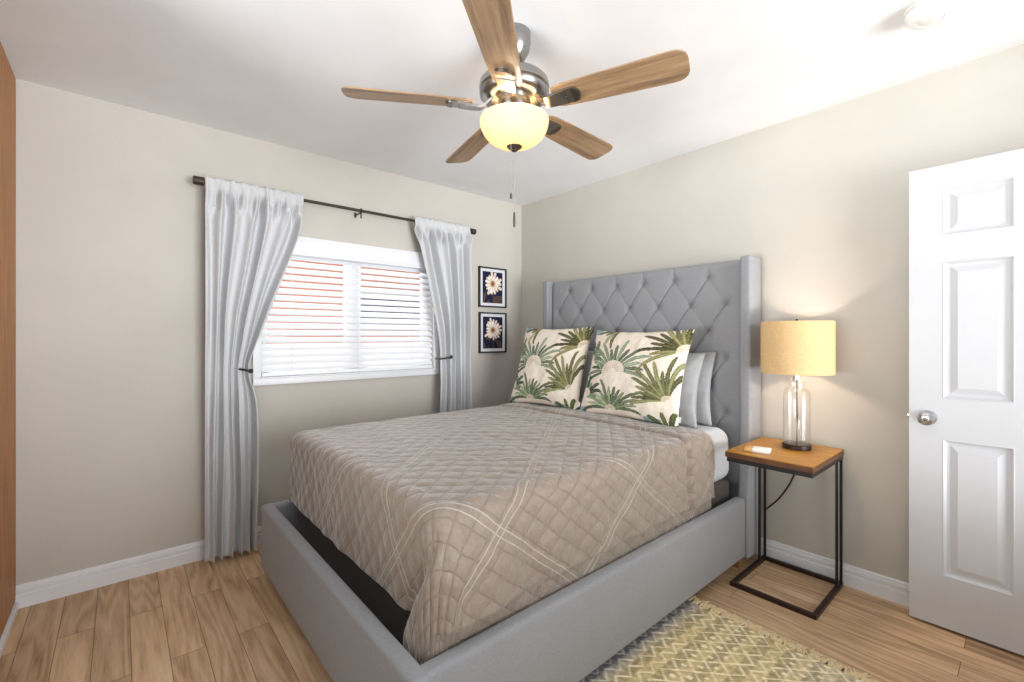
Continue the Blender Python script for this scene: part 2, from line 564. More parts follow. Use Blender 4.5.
# window: casing, sashes, pane
bm = bmesh.new()
cw = 0.045
box(bm, 0.0, 0.02, WY0 - cw, WY0, WZ0 - cw, WZ1 + 0.02, 0.003)
box(bm, 0.0, 0.02, WY1, WY1 + cw, WZ0 - cw, WZ1 + 0.02, 0.003)
box(bm, 0.0, 0.022, WY0 - cw, WY1 + cw, WZ0 - cw, WZ0 - 0.004, 0.003)
box(bm, -0.12, 0.028, WY0 - 0.01, WY1 + 0.01, WZ0 - 0.006, WZ0 + 0.004, 0.003)
w1 = struct('window_1', bm, M['white'])
bm = bmesh.new()
for y0, y1 in ((WY0, WY0 + 0.05), (WY1 - 0.05, WY1), (-1.585, -1.475)):
    box(bm, -0.115, -0.075, y0, y1, WZ0, WZ1, 0.003)
box(bm, -0.115, -0.075, WY0, WY1, WZ0, WZ0 + 0.05, 0.003); box(bm, -0.115, -0.075, WY0, WY1, WZ1 - 0.05, WZ1, 0.003)
obj('sash', bm, M['white'], w1)
obj('pane', BOX(-0.098, -0.094, WY0 + 0.04, WY1 - 0.04, WZ0 + 0.04, WZ1 - 0.04), M['pane'], w1, smooth=False)
# the neighbouring house outside
struct('wall_neighbour', BOX(-2.0, -1.85, -5.5, 2.5, -0.3, 2.15), M['stucco'], smooth=False)
nb = struct('window_2', BOX(-1.85, -1.82, -0.95, 0.05, 1.32, 1.80, bevel=0.004), M['white'])
obj('pane', BOX(-1.825, -1.812, -0.88, -0.02, 1.39, 1.73), simple('dark_window_glass', (70, 74, 80), 0.15), nb, smooth=False)
struct('ground', BOX(-6.0, -0.12, -6, 3, -0.4, -0.3), simple('concrete_yard', (190, 186, 178), 0.9, bscale=40), smooth=False)

# ------------------------------------------------------------------ blind
bl = thing('window_blind', 'white horizontal slatted blind closed over the window between the curtains', 'blind', (0.0, -1.53, 1.0))
obj('valance', box(box(bmesh.new(), -0.02, 0.034, WY0 - 0.03, WY1 + 0.03, 1.765, 1.885, 0.004), 0.034, 0.04, WY0 - 0.03, WY1 + 0.03, 1.78, 1.868, 0.003), M['white'], bl)
bm = bmesh.new()
ns_, z0, z1 = 17, 1.055, 1.755
th = radians(44)
for k in range(ns_):
    zc = z0 + (z1 - z0) * k / (ns_ - 1)
    prof = []
    for t in [i / 6 for i in range(7)]:
        d = (t - 0.5) * 0.052
        bow = 0.0035 * (1 - (2 * t - 1) ** 2)
        prof.append((d, bow + 0.0013))
    prof = prof + [(d, b - 0.0026) for d, b in prof[::-1]]
    tilt = th + (0.16 if k < 4 else 0.0) + random.uniform(-0.03, 0.03)
    pts = []
    for d, b in prof:
        # room edge (+x) hangs low
        pts.append((-0.018 + d * cos(tilt) + b * sin(tilt), zc - d * sin(tilt) + b * cos(tilt)))
    prism(bm, pts, 'y', WY0 + 0.006, WY1 - 0.006)
obj('slat_panel', bm, M['white'], bl)
obj('bottom_rail', BOX(-0.045, 0.008, WY0 + 0.006, WY1 - 0.006, 1.006, 1.030, bevel=0.004), M['white'], bl)
for yy in (-1.95, -1.53, -1.11):
    bm = bmesh.new()
    tube(bm, [(0.004, yy, 1.02), (0.004, yy, 1.77)], 0.0012, 6)
    tube(bm, [(-0.042, yy, 1.02), (-0.042, yy, 1.77)], 0.0012, 6)
    obj('ladder_cord', bm, M['white'], bl)

# ------------------------------------------------------------------ curtain rod and curtains
RX, RZ = 0.10, 2.097
rd = thing('curtain_rod', 'dark bronze curtain rod with square end caps above the window', 'curtain rod', (0.0, -1.54, RZ))
obj('pole', tube(bmesh.new(), [(RX, -2.46, RZ), (RX, -0.61, RZ)], 0.0095, 14), M['rod'], rd)
for y0, y1 in ((-2.476, -2.425), (-0.648, -0.598)):
    bm = bmesh.new()
    lathe(bm, [(0.021, 0), (0.023, 0.002), (0.023, y1 - y0 - 0.002), (0.021, y1 - y0)], 0, 0, 20)
    bmesh.ops.rotate(bm, verts=bm.verts, matrix=Matrix.Rotation(-pi / 2, 3, 'X'))
    bmesh.ops.translate(bm, verts=bm.verts, vec=(RX, y0, RZ))
    obj('end_cap', bm, M['rod'], rd)
for yy in (-2.36, -1.546, -0.71):
    bm = bmesh.new()
    box(bm, 0.0, 0.006, yy - 0.007, yy + 0.007, RZ - 0.028, RZ + 0.006, 0.002)
    tube(bm, [(0.003, yy, RZ - 0.012), (RX, yy, RZ - 0.012)], 0.005, 8)
    if abs(yy + 1.546) < 0.01:
        tube(bm, [(RX, yy + 0.005 * cos(a), RZ + 0.0) if False else (RX + 0.0135 * cos(a), yy, RZ + 0.0135 * sin(a)) for a in [i * 2 * pi / 16 for i in range(17)]], 0.004, 8)
        tube(bm, [(RX, yy, RZ - 0.012), (RX, yy, RZ - 0.05)], 0.005, 8)
    obj('bracket', bm, M['rod'], rd)

def curtain(name, label, outer, inner_tab, tie_z, nf, seed, side, spread):
    """outer: y of the straight edge; inner_tab: [(z, y)] of the swept edge, rising z; side=+1 when the inner edge lies at larger y"""
    t = thing(name, label, 'curtain', (RX, outer, 0), 'pale grey curtains at the window')
    bm = bmesh.new()
    nu, nv = 190, 150
    top, bot = RZ + 0.03, 0.018
    rnd = random.Random(seed)
    ph = [rnd.uniform(0, 6.28) for _ in range(8)]
    grid = []
    for j in range(nv + 1):
        v = j / nv
        z = top + (bot - top) * v
        yi = sum(lerp_table(inner_tab, z + dz) for dz in (-0.06, -0.03, 0, 0.03, 0.06)) / 5
        ysm = sum(lerp_table(inner_tab, z + 0.07 * k) for k in range(-6, 7)) / 13
        if z > tie_z + 0.45: ysm = yi
        elif z > tie_z + 0.15: ysm += (yi - ysm) * sstep(tie_z + 0.15, tie_z + 0.45, z)
        row = []
        tiek = math.exp(-((z - tie_z) / 0.16) ** 2)
        head = math.exp(-((z - RZ) / 0.028) ** 2)
        below = sstep(top, top - 0.25, z)
        for i in range(nu + 1):
            u = i / nu
            # fold phase wanders with height so that folds bend, merge and part
            w = u + 0.020 * sin(2.2 * z + ph[0] + 5 * u) + 0.012 * sin(5.1 * z + ph[1] + 11 * u)
            f1 = sin(2 * pi * nf * w + ph[2])
            f2 = sin(2 * pi * nf * 1.93 * w + ph[3] + 1.7 * z)
            f3 = sin(2 * pi * nf * 0.47 * w + ph[4])
            amp = 0.046 * below * (0.75 + 0.4 * f3) * (1 - 0.35 * tiek)
            crisp = f1 * (1.25 - 0.25 * f1 * f1)
            d = amp * crisp + 0.009 * f2 * (0.35 + 0.65 * (1 - below)) * (1 - head)
            # gathered heading: short steep tucks just under the rod
            tuck = math.exp(-((z - (RZ - 0.075)) / 0.07) ** 2)
            d += 0.028 * tuck * sin(2 * pi * nf * 1.45 * u + ph[5] + 9 * (z - RZ)) + 0.012 * tuck * sin(2 * pi * nf * 2.3 * u - 14 * (z - RZ) + ph[6])
            d += 0.004 * ns(u * 14, z * 3.0, seed)
            # the swept inner part comes forward, the band below it hangs back
            gather = sstep(0.45, 1.0, u)
            y = outer + (ysm - outer) * u + (yi - ysm) * u ** 3
            y += side * 0.010 * sin(2 * pi * nf * w + ph[2] + 1.3) * below * (1 - u) * u * 2
            xx = RX + 0.012 + d * 0.85 - 0.012 * head
            if head > 0.05: xx = RX + 0.0135 + d * 0.5 + 0.002 * sin(2 * pi * nf * 2 * u)
            xx -= 0.028 * tiek * gather
            if abs(z - RZ) < 0.035: xx = max(xx, RX + 0.0125)
            xx = max(0.035, xx)
            zz = z
            if j == 0: zz += 0.006 * sin(2 * pi * nf * 1.45 * u + ph[5])
            row.append(bm.verts.new((xx, y, zz)))
        grid.append(row)
    for j in range(nv):
        for i in range(nu):
            bm.faces.new((grid[j][i], grid[j + 1][i], grid[j + 1][i + 1], grid[j][i + 1]))
    o = obj('drape', bm, M['curtain'], t, angle=180)
    sd = o.modifiers.new('cloth', 'SOLIDIFY')
    sd.thickness = 0.003
    sd.offset = 0
    # rear half of the rod pocket
    bm = bmesh.new()
    yi = lerp_table(inner_tab, RZ)
    y0, y1 = sorted((outer, yi))
    box(bm, RX - 0.0155, RX - 0.0125, y0 + 0.004, y1 - 0.004, RZ - 0.03, RZ + 0.028, 0.001, 1)
    obj('rod_pocket', bm, M['curtain'], t)
    return t

cl = curtain('curtain', 'pale grey curtain left of the window, swept back and reaching the floor', -2.424,
        [(0.0, -2.175), (0.35, -2.168), (0.70, -2.166), (0.90, -2.172), (1.0, -2.200), (1.058, -2.225), (1.144, -2.195), (1.348, -2.127), (1.591, -2.046), (1.78, -1.979), (1.94, -1.933), (2.116, -1.912)],
        1.06, 6.0, 3, 1, 0)
cr = curtain('curtain', 'pale grey curtain right of the window beside the two flower pictures', -0.660,
        [(0.0, -0.955), (0.729, -0.948), (0.995, -0.930), (1.085, -0.919), (1.147, -0.921), (1.375, -0.972), (1.635, -1.032), (1.889, -1.099), (2.087, -1.149), (2.13, -1.151)],
        1.09, 6.0, 8, -1, 0)
# tiebacks
def tieback(name, label, y0, y1, z0, z1, wall_y):
    bm = bmesh.new()
    pts = spline([(0.003, wall_y, z1 + 0.004), (0.07, wall_y, z1 + 0.003), (0.128, y1, z1), (0.135, (y0 + y1) / 2, (z0 + z1) / 2), (0.115, y0, z0), (0.05, y0 - 0.012 * (1 if y1 > y0 else -1), z0)], 6)
    tube(bm, pts, 0.006, 10)
    lathe(bm, [(0.006, z1 - 0.012), (0.011, z1 - 0.008), (0.011, z1 + 0.010), (0.006, z1 + 0.014)], 0.128, y1, 14)
    o = obj(name, bm, M['black'], origin=(0.003, wall_y, z1))
    return props(o, label, 'curtain tieback', 'black curtain tiebacks')
tieback('curtain_tieback', 'small black tieback holding the left curtain', -2.252, -2.205, 1.064, 1.052, -2.205)
tieback('curtain_tieback', 'small black tieback holding the right curtain', -0.922, -0.845, 1.080, 1.092, -0.845)

# ------------------------------------------------------------------ flower pictures
def flower_picture(label, y0, y1, z0, z1, petals, seed, fc, fr):
    t = thing('framed_picture', label, 'picture', (0, (y0 + y1) / 2, z0), 'framed flower pictures in the corner')
    fw, dp = 0.012, 0.024
    bm = bmesh.new()
    box(bm, 0.001, dp, y0, y0 + fw, z0, z1, 0.002, 2); box(bm, 0.001, dp, y1 - fw, y1, z0, z1, 0.002, 2)
    box(bm, 0.001, dp, y0, y1, z0, z0 + fw, 0.002, 2); box(bm, 0.001, dp, y0, y1, z1 - fw, z1, 0.002, 2)
    obj('frame', bm, M['picblack'], t)
    obj('mat_board', BOX(0.001, 0.012, y0 + fw, y1 - fw, z0 + fw, z1 - fw), M['mat'], t, smooth=False)
    # print: a pale many-petalled flower on dark navy
    m_ = 0.041
    ny, nz = 90, 110
    a0, a1, b0, b1 = y0 + m_, y1 - m_, z0 + m_ - 0.004, z1 - m_ + 0.004
    bm = bmesh.new()
    layer = bm.verts.layers.float_color.new('pattern')
    rows = []
    rn = random.Random(seed)
    for j in range(nz + 1):
        row = []
        for i in range(ny + 1):
            p, q = i / ny, j / nz
            asp = (b1 - b0) / (a1 - a0)
            dx, dy = (p - fc[0]), (q - fc[1]) * asp
            r, th_ = sqrt(dx * dx + dy * dy), math.atan2(dy, dx)
            navy = s2l((26, 32, 58))
            col = [c * (1 + 0.35 * ns(p * 6, q * 6, seed)) for c in navy]
            # dark leaves at the foot
            lf = ns(p * 5 + seed, q * 4) + 0.35 * (0.45 - q)
            if q < 0.38 and lf > 0.16: col = list(s2l((84, 66, 62)))
            if abs(p - fc[0] - 0.05 * (fc[1] - q)) < 0.02 and q < fc[1]: col = list(s2l((92, 72, 58)))
            for lay, (n_, R_, o_, cc) in enumerate(((petals, fr, 0.0, (226, 208, 194)), (petals - 3, fr * 0.78, 0.5, (244, 234, 222)), (petals - 5, fr * 0.5, 0.2, (236, 214, 190)))):
                k = th_ / (2 * pi) * n_ + o_
                d = abs(k - round(k)) * 2
                jit = 0.9 + 0.2 * noise.cell(Vector((round(k) * 1.7, lay * 3.1, seed)))
                edge = R_ * jit * (1 - 0.45 * d ** 3)
                if r < edge:
                    sh = 0.72 + 0.28 * (1 - d) + 0.1 * r / R_
                    col = [c * sh for c in s2l(cc)]
                    if d > 0.88: col = [c * 0.6 for c in col]
            if r < fr * 0.24: col = list(s2l((176, 128, 84)))
            if r < fr * 0.11: col = list(s2l((112, 70, 48)))
            vt = bm.verts.new((0.0128, a0 + (a1 - a0) * p, b0 + (b1 - b0) * q))
            vt[layer] = (*[max(0, c) for c in col], 1)
            row.append(vt)
        rows.append(row)
    for j in range(nz):
        for i in range(ny):
            bm.faces.new((rows[j][i], rows[j][i + 1], rows[j + 1][i + 1], rows[j + 1][i]))
    obj('print', bm, M['print'], t, smooth=False)
flower_picture('upper black framed picture of a pale flower on navy', -0.495, -0.196, 1.500, 1.842, 15, 2.0, (0.5, 0.62), 0.48)
flower_picture('lower black framed picture of a pale flower on navy', -0.492, -0.196, 1.110, 1.456, 17, 7.0, (0.5, 0.58), 0.46)

# ------------------------------------------------------------------ open door
door = thing('room_door', 'white six-panel door standing open against the headboard wall', 'door', (3.46, -0.12, 0.012))
DX0, DX1, DZ0, DZ1, DYF, DYB = 2.705, 3.47, 0.012, 1.983, -0.120, -0.085
bm = bmesh.new()
cols = [(2.812, 3.021), (3.154, 3.363)]
rows_ = [(0.229, 0.815), (0.987, 1.572), (1.681, 1.882)]
# stiles and rails with true openings, filled with raised panels
xs = [DX0] + [v for c in cols for v in c] + [DX1]
box(bm, xs[0], xs[1], DYF, DYB, DZ0, DZ1); box(bm, xs[2], xs[3], DYF, DYB, DZ0, DZ1); box(bm, xs[4], xs[5], DYF, DYB, DZ0, DZ1)
zs = [DZ0] + [v for c in rows_ for v in c] + [DZ1]
for c0, c1 in cols:
    for a, b in ((zs[0], zs[1]), (zs[2], zs[3]), (zs[4], zs[5]), (zs[6], zs[7])):
        box(bm, c0, c1, DYF, DYB, a, b)
bmesh.ops.remove_doubles(bm, verts=bm.verts, dist=1e-5)
obj('door_slab', bm, M['doorpaint'], door, smooth=False)
for c0, c1 in cols:
    for a, b in rows_:
        bm = bmesh.new()
        # concentric loops: inset from opening edge, depth behind the face
        loops = [(0.0, 0.0), (0.004, -0.001), (0.010, 0.005), (0.014, 0.009), (0.020, 0.010), (0.024, 0.010), (0.046, 0.003), (0.048, 0.0025)]
        prev = None
        for ins, dep in loops:
            y = DYF + dep
            cur = [bm.verts.new(p) for p in ((c0 + ins, y, a + ins), (c1 - ins, y, a + ins), (c1 - ins, y, b - ins), (c0 + ins, y, b - ins))]
            if prev:
                for k in range(4): bm.faces.new((prev[k], prev[(k + 1) % 4], cur[(k + 1) % 4], cur[k]))
            prev = cur
        bm.faces.new(prev)
        # plain back
        bk = [bm.verts.new(p) for p in ((c0, DYB, a), (c1, DYB, a), (c1, DYB, b), (c0, DYB, b))]
        bm.faces.new(bk[::-1])
        obj('raised_panel', bm, M['doorpaint'], door, smooth=False)
def knob(side):
    bm = bmesh.new()
    lathe(bm, [(0.030, 0), (0.032, 0.002), (0.030, 0.007), (0.014, 0.010), (0.011, 0.028), (0.016, 0.034), (0.0265, 0.042), (0.0285, 0.050), (0.0265, 0.058), (0.018, 0.062), (0.009, 0.063)], 0, 0, 40)
    return bm
bm = knob(1)
bmesh.ops.rotate(bm, verts=bm.verts, matrix=Matrix.Rotation(pi / 2, 3, 'X'))
bmesh.ops.translate(bm, verts=bm.verts, vec=(2.766, DYF, 0.900))
kn = obj('door_knob', bm, M['chrome'], door)
kn['label'] = 'round satin chrome knob'
bm = bmesh.new()
lathe(bm, [(0.008, 0), (0.008, 0.0015), (0.004, 0.002)], 0, 0, 20)
bmesh.ops.rotate(bm, verts=bm.verts, matrix=Matrix.Rotation(pi / 2, 3, 'X'))
bmesh.ops.translate(bm, verts=bm.verts, vec=(2.766, DYF - 0.063, 0.900))
obj('lock_button', bm, M['darknickel'], kn)
obj('latch_plate', BOX(DX0 - 0.002, DX0 + 0.001, DYF + 0.006, DYB - 0.006, 0.872, 0.928, bevel=0.0008, seg=1), M['chrome'], door)
obj('latch_bolt', BOX(DX0 - 0.010, DX0, DYF + 0.011, DYB - 0.011, 0.892, 0.908, bevel=0.002), M['chrome'], door)
for zz in (0.25, 1.0, 1.75):
    obj('hinge', tube(bmesh.new(), [(3.478, DYB + 0.004, zz - 0.045), (3.478, DYB + 0.004, zz + 0.045)], 0.007, 12), M['chrome'], door)

# ------------------------------------------------------------------ bed
bed = thing('upholstered_bed', 'grey upholstered bed frame with tall button tufted headboard', 'bed', (1.25, -1.1, 0))
HX0, HX1 = 0.509, 2.000          # tufted field between the wings
BX = [0.691 + 0.2205 * k for k in range(6)]
BX2 = [0.577 + 0.2205 * k for k in range(7)]
ROWZ = [1.600, 1.4425, 1.285, 1.1275, 0.970, 0.8125]
def tuft(x, z):
    """cushion height in front of the panel's deepest plane"""
    sx, sz = 0.2205, 0.315
    # diamond coordinates, buttons at integer (p, q)
    X = (x - BX[0]) / sx
    Z = (ROWZ[0] - z) / sz
    p, q = X + Z, X - Z
    lp, lq = abs(sin(pi * p)), abs(sin(pi * q))
    # the fold that leans right is the deeper one
    cp = 1 - math.exp(-lp / 0.10)
    cq = 1 - math.exp(-lq / 0.07)
    dome = (lp * lq) ** 0.5
    h = 0.029 + 0.004 * dome - 0.014 * math.exp(-lp / 0.040) - 0.0025 * math.exp(-lq / 0.06)
    # buttons
    d2 = 1e9
    for r_, bz in enumerate(ROWZ):
        if abs(bz - z) > 0.17: continue
        for bx in (BX if r_ % 2 == 0 else BX2):
            d2 = min(d2, (bx - x) ** 2 + (bz - z) ** 2)
    h -= 0.036 * math.exp(-sqrt(d2) / 0.016)
    # field above the first row: only upright folds from the buttons to the top edge
    up = sstep(ROWZ[0] - 0.01, ROWZ[0] + 0.05, z)
    l2 = abs(sin(pi * X)) if -0.5 < X < 5.5 else 1
    hv = 0.034 - 0.010 * math.exp(-l2 / 0.07) * (1 - 0.4 * sstep(1.6, 1.69, z)) - 0.036 * math.exp(-sqrt(d2) / 0.016)
    h = h * (1 - up) + hv * up
    # smooth margins beside the outer buttons
    mg = max(sstep(BX2[6] - 0.015, BX2[6] + 0.05, x), 1 - sstep(BX2[0] - 0.05, BX2[0] + 0.015, x))
    hm = 0.034 - 0.036 * math.exp(-sqrt(d2) / 0.016)
    h = h * (1 - mg) + hm * mg
    # rounded outer edges
    e = min(x - HX0, HX1 - x)
    h -= 0.020 * math.exp(-max(0, e) / 0.010)
    h -= 0.030 * math.exp(-max(0, 1.690 - z) / 0.012)
    return h
bm = bmesh.new()
nx, nz = 270, 230
Zb, Zt = 0.42, 1.690
YP = -0.098
rows = []
for j in range(nz + 1):
    z = Zb + (Zt - Zb) * j / nz
    rows.append([bm.verts.new((HX0 + (HX1 - HX0) * i / nx, YP - tuft(HX0 + (HX1 - HX0) * i / nx, z), z)) for i in range(nx + 1)])
for j in range(nz):
    for i in range(nx):
        bm.faces.new((rows[j][i], rows[j][i + 1], rows[j + 1][i + 1], rows[j + 1][i]))
box(bm, HX0, HX1, YP - 0.002, -0.028, 0.10, Zt - 0.001, 0.004)
hb = obj('headboard', bm, M['linen'], bed, angle=60)
def button_mesh():
    bm = bmesh.new()
    lathe(bm, [(0.009, 0.0), (0.0115, 0.002), (0.011, 0.005), (0.007, 0.0078), (0.002, 0.009)], 0, 0, 16)
    bmesh.ops.rotate(bm, verts=bm.verts, matrix=Matrix.Rotation(pi / 2, 3, 'X'))
    return bm
b0 = obj('button', button_mesh(), M['linen'])
first = True
for r_, bz in enumerate(ROWZ):
    for bx in (BX if r_ % 2 == 0 else BX2):
        if bz < 0.9 and bx < 1.8: continue
        if bz < 1.2 and bx < 1.0 : continue
        b = b0 if first else b0.copy()
        if not first: C.objects.link(b)
        first = False
        b.parent = hb
        b.location = Vector((bx, YP - tuft(bx, bz) - 0.006, bz)) - ORG[hb.name]
# wings (deeper at the foot)
for x0, x1 in ((0.452, 0.508), (2.001, 2.056)):
    bm = bmesh.new()
    prism(bm, [(-0.025, 0.045), (-0.205, 0.045), (-0.205, 0.36), (-0.198, 0.42), (-0.184, 0.55), (-0.180, 0.70), (-0.180, 1.697), (-0.025, 1.697)], 'x', x0, x1)
    bmesh.ops.bevel(bm, geom=list(bm.edges), offset=0.010, segments=3, profile=0.5, affect='EDGES')
    obj('headboard_wing', bm, M['linen'], bed)
# rails and footboard
RT = 0.374
obj('side_rail', BOX(1.985, 2.045, -2.19, -0.206, 0.053, RT, bevel=0.018, seg=4), M['linen'], bed)
obj('side_rail', BOX(0.43, 0.485, -2.19, -0.206, 0.053, RT, bevel=0.018, seg=4), M['linen'], bed)
obj('footboard', BOX(0.424, 2.050, -2.218, -2.160, 0.050, RT + 0.001, bevel=0.016, seg=4), M['linen'], bed)
for lx, ly in ((2.012, -0.235), (0.458, -0.235), (2.0, -2.12), (0.47, -2.12)):
    bm = bmesh.new()
    prism(bm, [(lx - 0.02, ly - 0.02), (lx + 0.02, ly - 0.02), (lx + 0.02, ly + 0.02), (lx - 0.02, ly + 0.02)], 'z', 0.0, 0.075)
    for v in bm.verts:
        if v.co.z < 0.01:
            v.co.x = lx + (v.co.x - lx) * 0.8; v.co.y = ly + (v.co.y - ly) * 0.8
    lg = obj('leg', bm, M['legwood'], bed, smooth=False)
    lg['label'] = 'short pale wooden leg'
obj('platform', BOX(0.486, 1.984, -2.158, -0.13, 0.075, 0.115), M['box'], bed, smooth=False)

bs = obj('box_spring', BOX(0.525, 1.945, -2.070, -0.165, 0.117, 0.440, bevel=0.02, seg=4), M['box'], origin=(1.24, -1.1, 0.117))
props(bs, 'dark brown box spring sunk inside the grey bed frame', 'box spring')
mt_ = thing('mattress', 'mattress in a pale blue grey sheet under the taupe quilt', 'mattress', (1.24, -1.1, 0.441))
bm = BOX(0.512, 1.955, -2.072, -0.155, 0.441, 0.736, bevel=0.075, seg=8)
bmesh.ops.subdivide_edges(bm, edges=[e for e in bm.edges if e.calc_length() > 0.2], cuts=24, use_grid_fill=True)
for v in bm.verts:
    v.co += Vector((1, 1, 1)) * 0.003 * ns(v.co.x * 7, v.co.y * 7, v.co.z * 12)
obj('fitted_sheet', bm, M['sheet'], mt_, angle=180)

# ------------------------------------------------------------------ quilted blanket
def blanket():
    xL, xR, yF, yH = 0.492, 1.976, -2.102, -0.47
    c, r = 0.068, 0.060
    bm = bmesh.new()
    uvl = bm.loops.layers.uv.new('cloth')
    uvs = {}
    nx, ny, nw, na = 150, 170, 64, 26
    def ztop(x, y):
        cx, cy = (x - 1.234) / 0.74, (y + 1.25) / 0.85
        z = 0.752 + 0.020 * (1 - min(1, cx * cx)) * (1 - 0.5 * min(1, cy * cy))
        z += 0.007 * sstep(-0.685, -0.668, y)                     # the turned-down band near the pillows
        z -= 0.012 * math.exp(-((y + 0.695) / 0.011) ** 2)
        return z
    def wrinkle(x, y, z, amt):
        a = ns(x * 3.1, y * 5.5, z * 4) * 0.010
        b = ns(x * 9, y * 20, z * 9 + 5) * 0.0045
        d = ns(x * 30, y * 26, z * 30 + 9) * 0.0016
        return (a + b + d) * amt
    xs = [xL + c + (xR - xL - 2 * c) * i / nx for i in range(nx + 1)]
    ys = [yF + c + (yH - yF - c) * j / ny for j in range(ny + 1)]
    def vert(co, uv):
        v = bm.verts.new(co)
        uvs[v] = uv
        return v
    top = [[vert((x, y, ztop(x, y) + wrinkle(x, y, 0, 1)), (x, y)) for x in xs] for y in ys]
    for j in range(ny):
        for i in range(nx):
            bm.faces.new((top[j][i], top[j][i + 1], top[j + 1][i + 1], top[j + 1][i]))
    # perimeter: (centre, outward normal, which side, position)
    per = []
    for j in range(ny, -1, -1): per.append(((xs[0], ys[j]), (-1, 0), 'L', top[j][0]))
    for k in range(1, na): 
        a = pi + (pi / 2) * k / na
        per.append(((xs[0], ys[0]), (cos(a), sin(a)), 'LF', top[0][0]))
    for i in range(0, nx + 1): per.append(((xs[i], ys[0]), (0, -1), 'F', top[0][i]))
    for k in range(1, na):
        a = 1.5 * pi + (pi / 2) * k / na
        per.append(((xs[nx], ys[0]), (cos(a), sin(a)), 'FR', top[0][nx]))
    for j in range(0, ny + 1): per.append(((xs[nx], ys[j]), (1, 0), 'R', top[j][nx]))
    rings = []
    P = len(per)
    for n_, ((cx, cy), (nx_, ny_), side, v0) in enumerate(per):
        # hem height around the bed
        if side == 'L': hem = 0.405
        elif side == 'LF': hem = 0.405
        elif side == 'F':
            hem = 0.412 + 0.003 * ns(cx * 3, 0) - 0.125 * sstep(1.835, 1.875, cx)
        else: hem = 0.290
        if side == 'R': hem = 0.290 + 0.075 * sstep(-1.0, -0.5, cy)
        flat = c - r
        arc = r * pi / 2
        z00 = ztop(cx, cy)
        drop = z00 - r - hem
        total = flat + arc + drop
        xe = cx if side == 'F' else xs[nx] + c * math.atan2(nx_, -ny_) if side == 'FR' else 9
        col = [v0]
        for k in range(1, nw + 1):
            w = total * k / nw
            if w <= flat: h, dz = w, 0.0
            elif w <= flat + arc:
                a = (w - flat) / r
                h, dz = flat + r * sin(a), -r * (1 - cos(a))
            else: h, dz = c, -r - (w - flat - arc)
            f = max(0.0, (w - flat) / (total - flat))
            # flare of the hanging cloth, fullest where it wraps the near corner
            h += 0.012 * f
            xb = 1.965 - 0.125 * sstep(0.1, 1.0, f)
            cr_ = sstep(xb - 0.004, xb + 0.018, xe) if side in ('F', 'FR') else (1 - sstep(-2.05, -1.72, cy) if side == 'R' else 0.0)
            h += cr_ * 0.034 * sstep(0.10, 0.5, f)
            x, y, z = cx + nx_ * h, cy + ny_ * h, z00 + dz
            hang = sstep(0.15, 0.6, f)
            # puckers of the hanging sides
            q = cx if side == 'F' else cy
            if side in 'FRL':
                wv = 0.006 * sin(q * 26 + 4 * ns(q * 2.3, f * 2)) + 0.006 * ns(q * 12, f * 3, 3) 
                h2 = wv * hang * (1 - 0.4 * cr_) * (0.4 if side == 'F' else 1.0)
            else:
                h2 = 0.004 * ns(n_ * 0.15, f * 2, 6) * hang
            h2 += wrinkle(x, y, z, 0.8)
            if side == 'R':
                h2 += 0.012 * sstep(-0.69, -0.665, cy) * sstep(0, 0.3, f) - 0.018 * math.exp(-((cy + 0.698) / 0.014) ** 2) * sstep(0.0, 0.2, f)
            # deep crease where the foot flap is tucked under the corner wrap
            if side == 'F':
                h2 -= 0.016 * math.exp(-((cx - xb + 0.012) / 0.010) ** 2) * sstep(0.15, 0.4, f)
            x += nx_ * h2; y += ny_ * h2
            z += 0.003 * ns(x * 8, y * 8, 2) * f
            y = max(y, -2.146)
            if z < 0.42 and x > 1.9 : x = min(x, 1.980)
            col.append(vert((x, y, z), (cx + nx_ * w, cy + ny_ * w)))
        rings.append(col)
    for a, b in zip(rings, rings[1:]):
        for k in range(nw):
            q = [a[k], a[k + 1], b[k + 1], b[k]]
            q = [v for i, v in enumerate(q) if v not in q[:i]]
            if len(q) >= 3: bm.faces.new(q)
    bmesh.ops.recalc_face_normals(bm, faces=bm.faces)
    for f in bm.faces:
        for l in f.loops: l[uvl].uv = uvs[l.vert]
    o = obj('quilt', bm, M['blanket'], origin=(1.24, -1.25, 0.44), angle=180)
    sd = o.modifiers.new('thick', 'SOLIDIFY')
    sd.thickness, sd.offset = 0.010, -1
    props(o, 'taupe diamond quilted coverlet spread over the bed', 'quilt')
    return o
blanket()

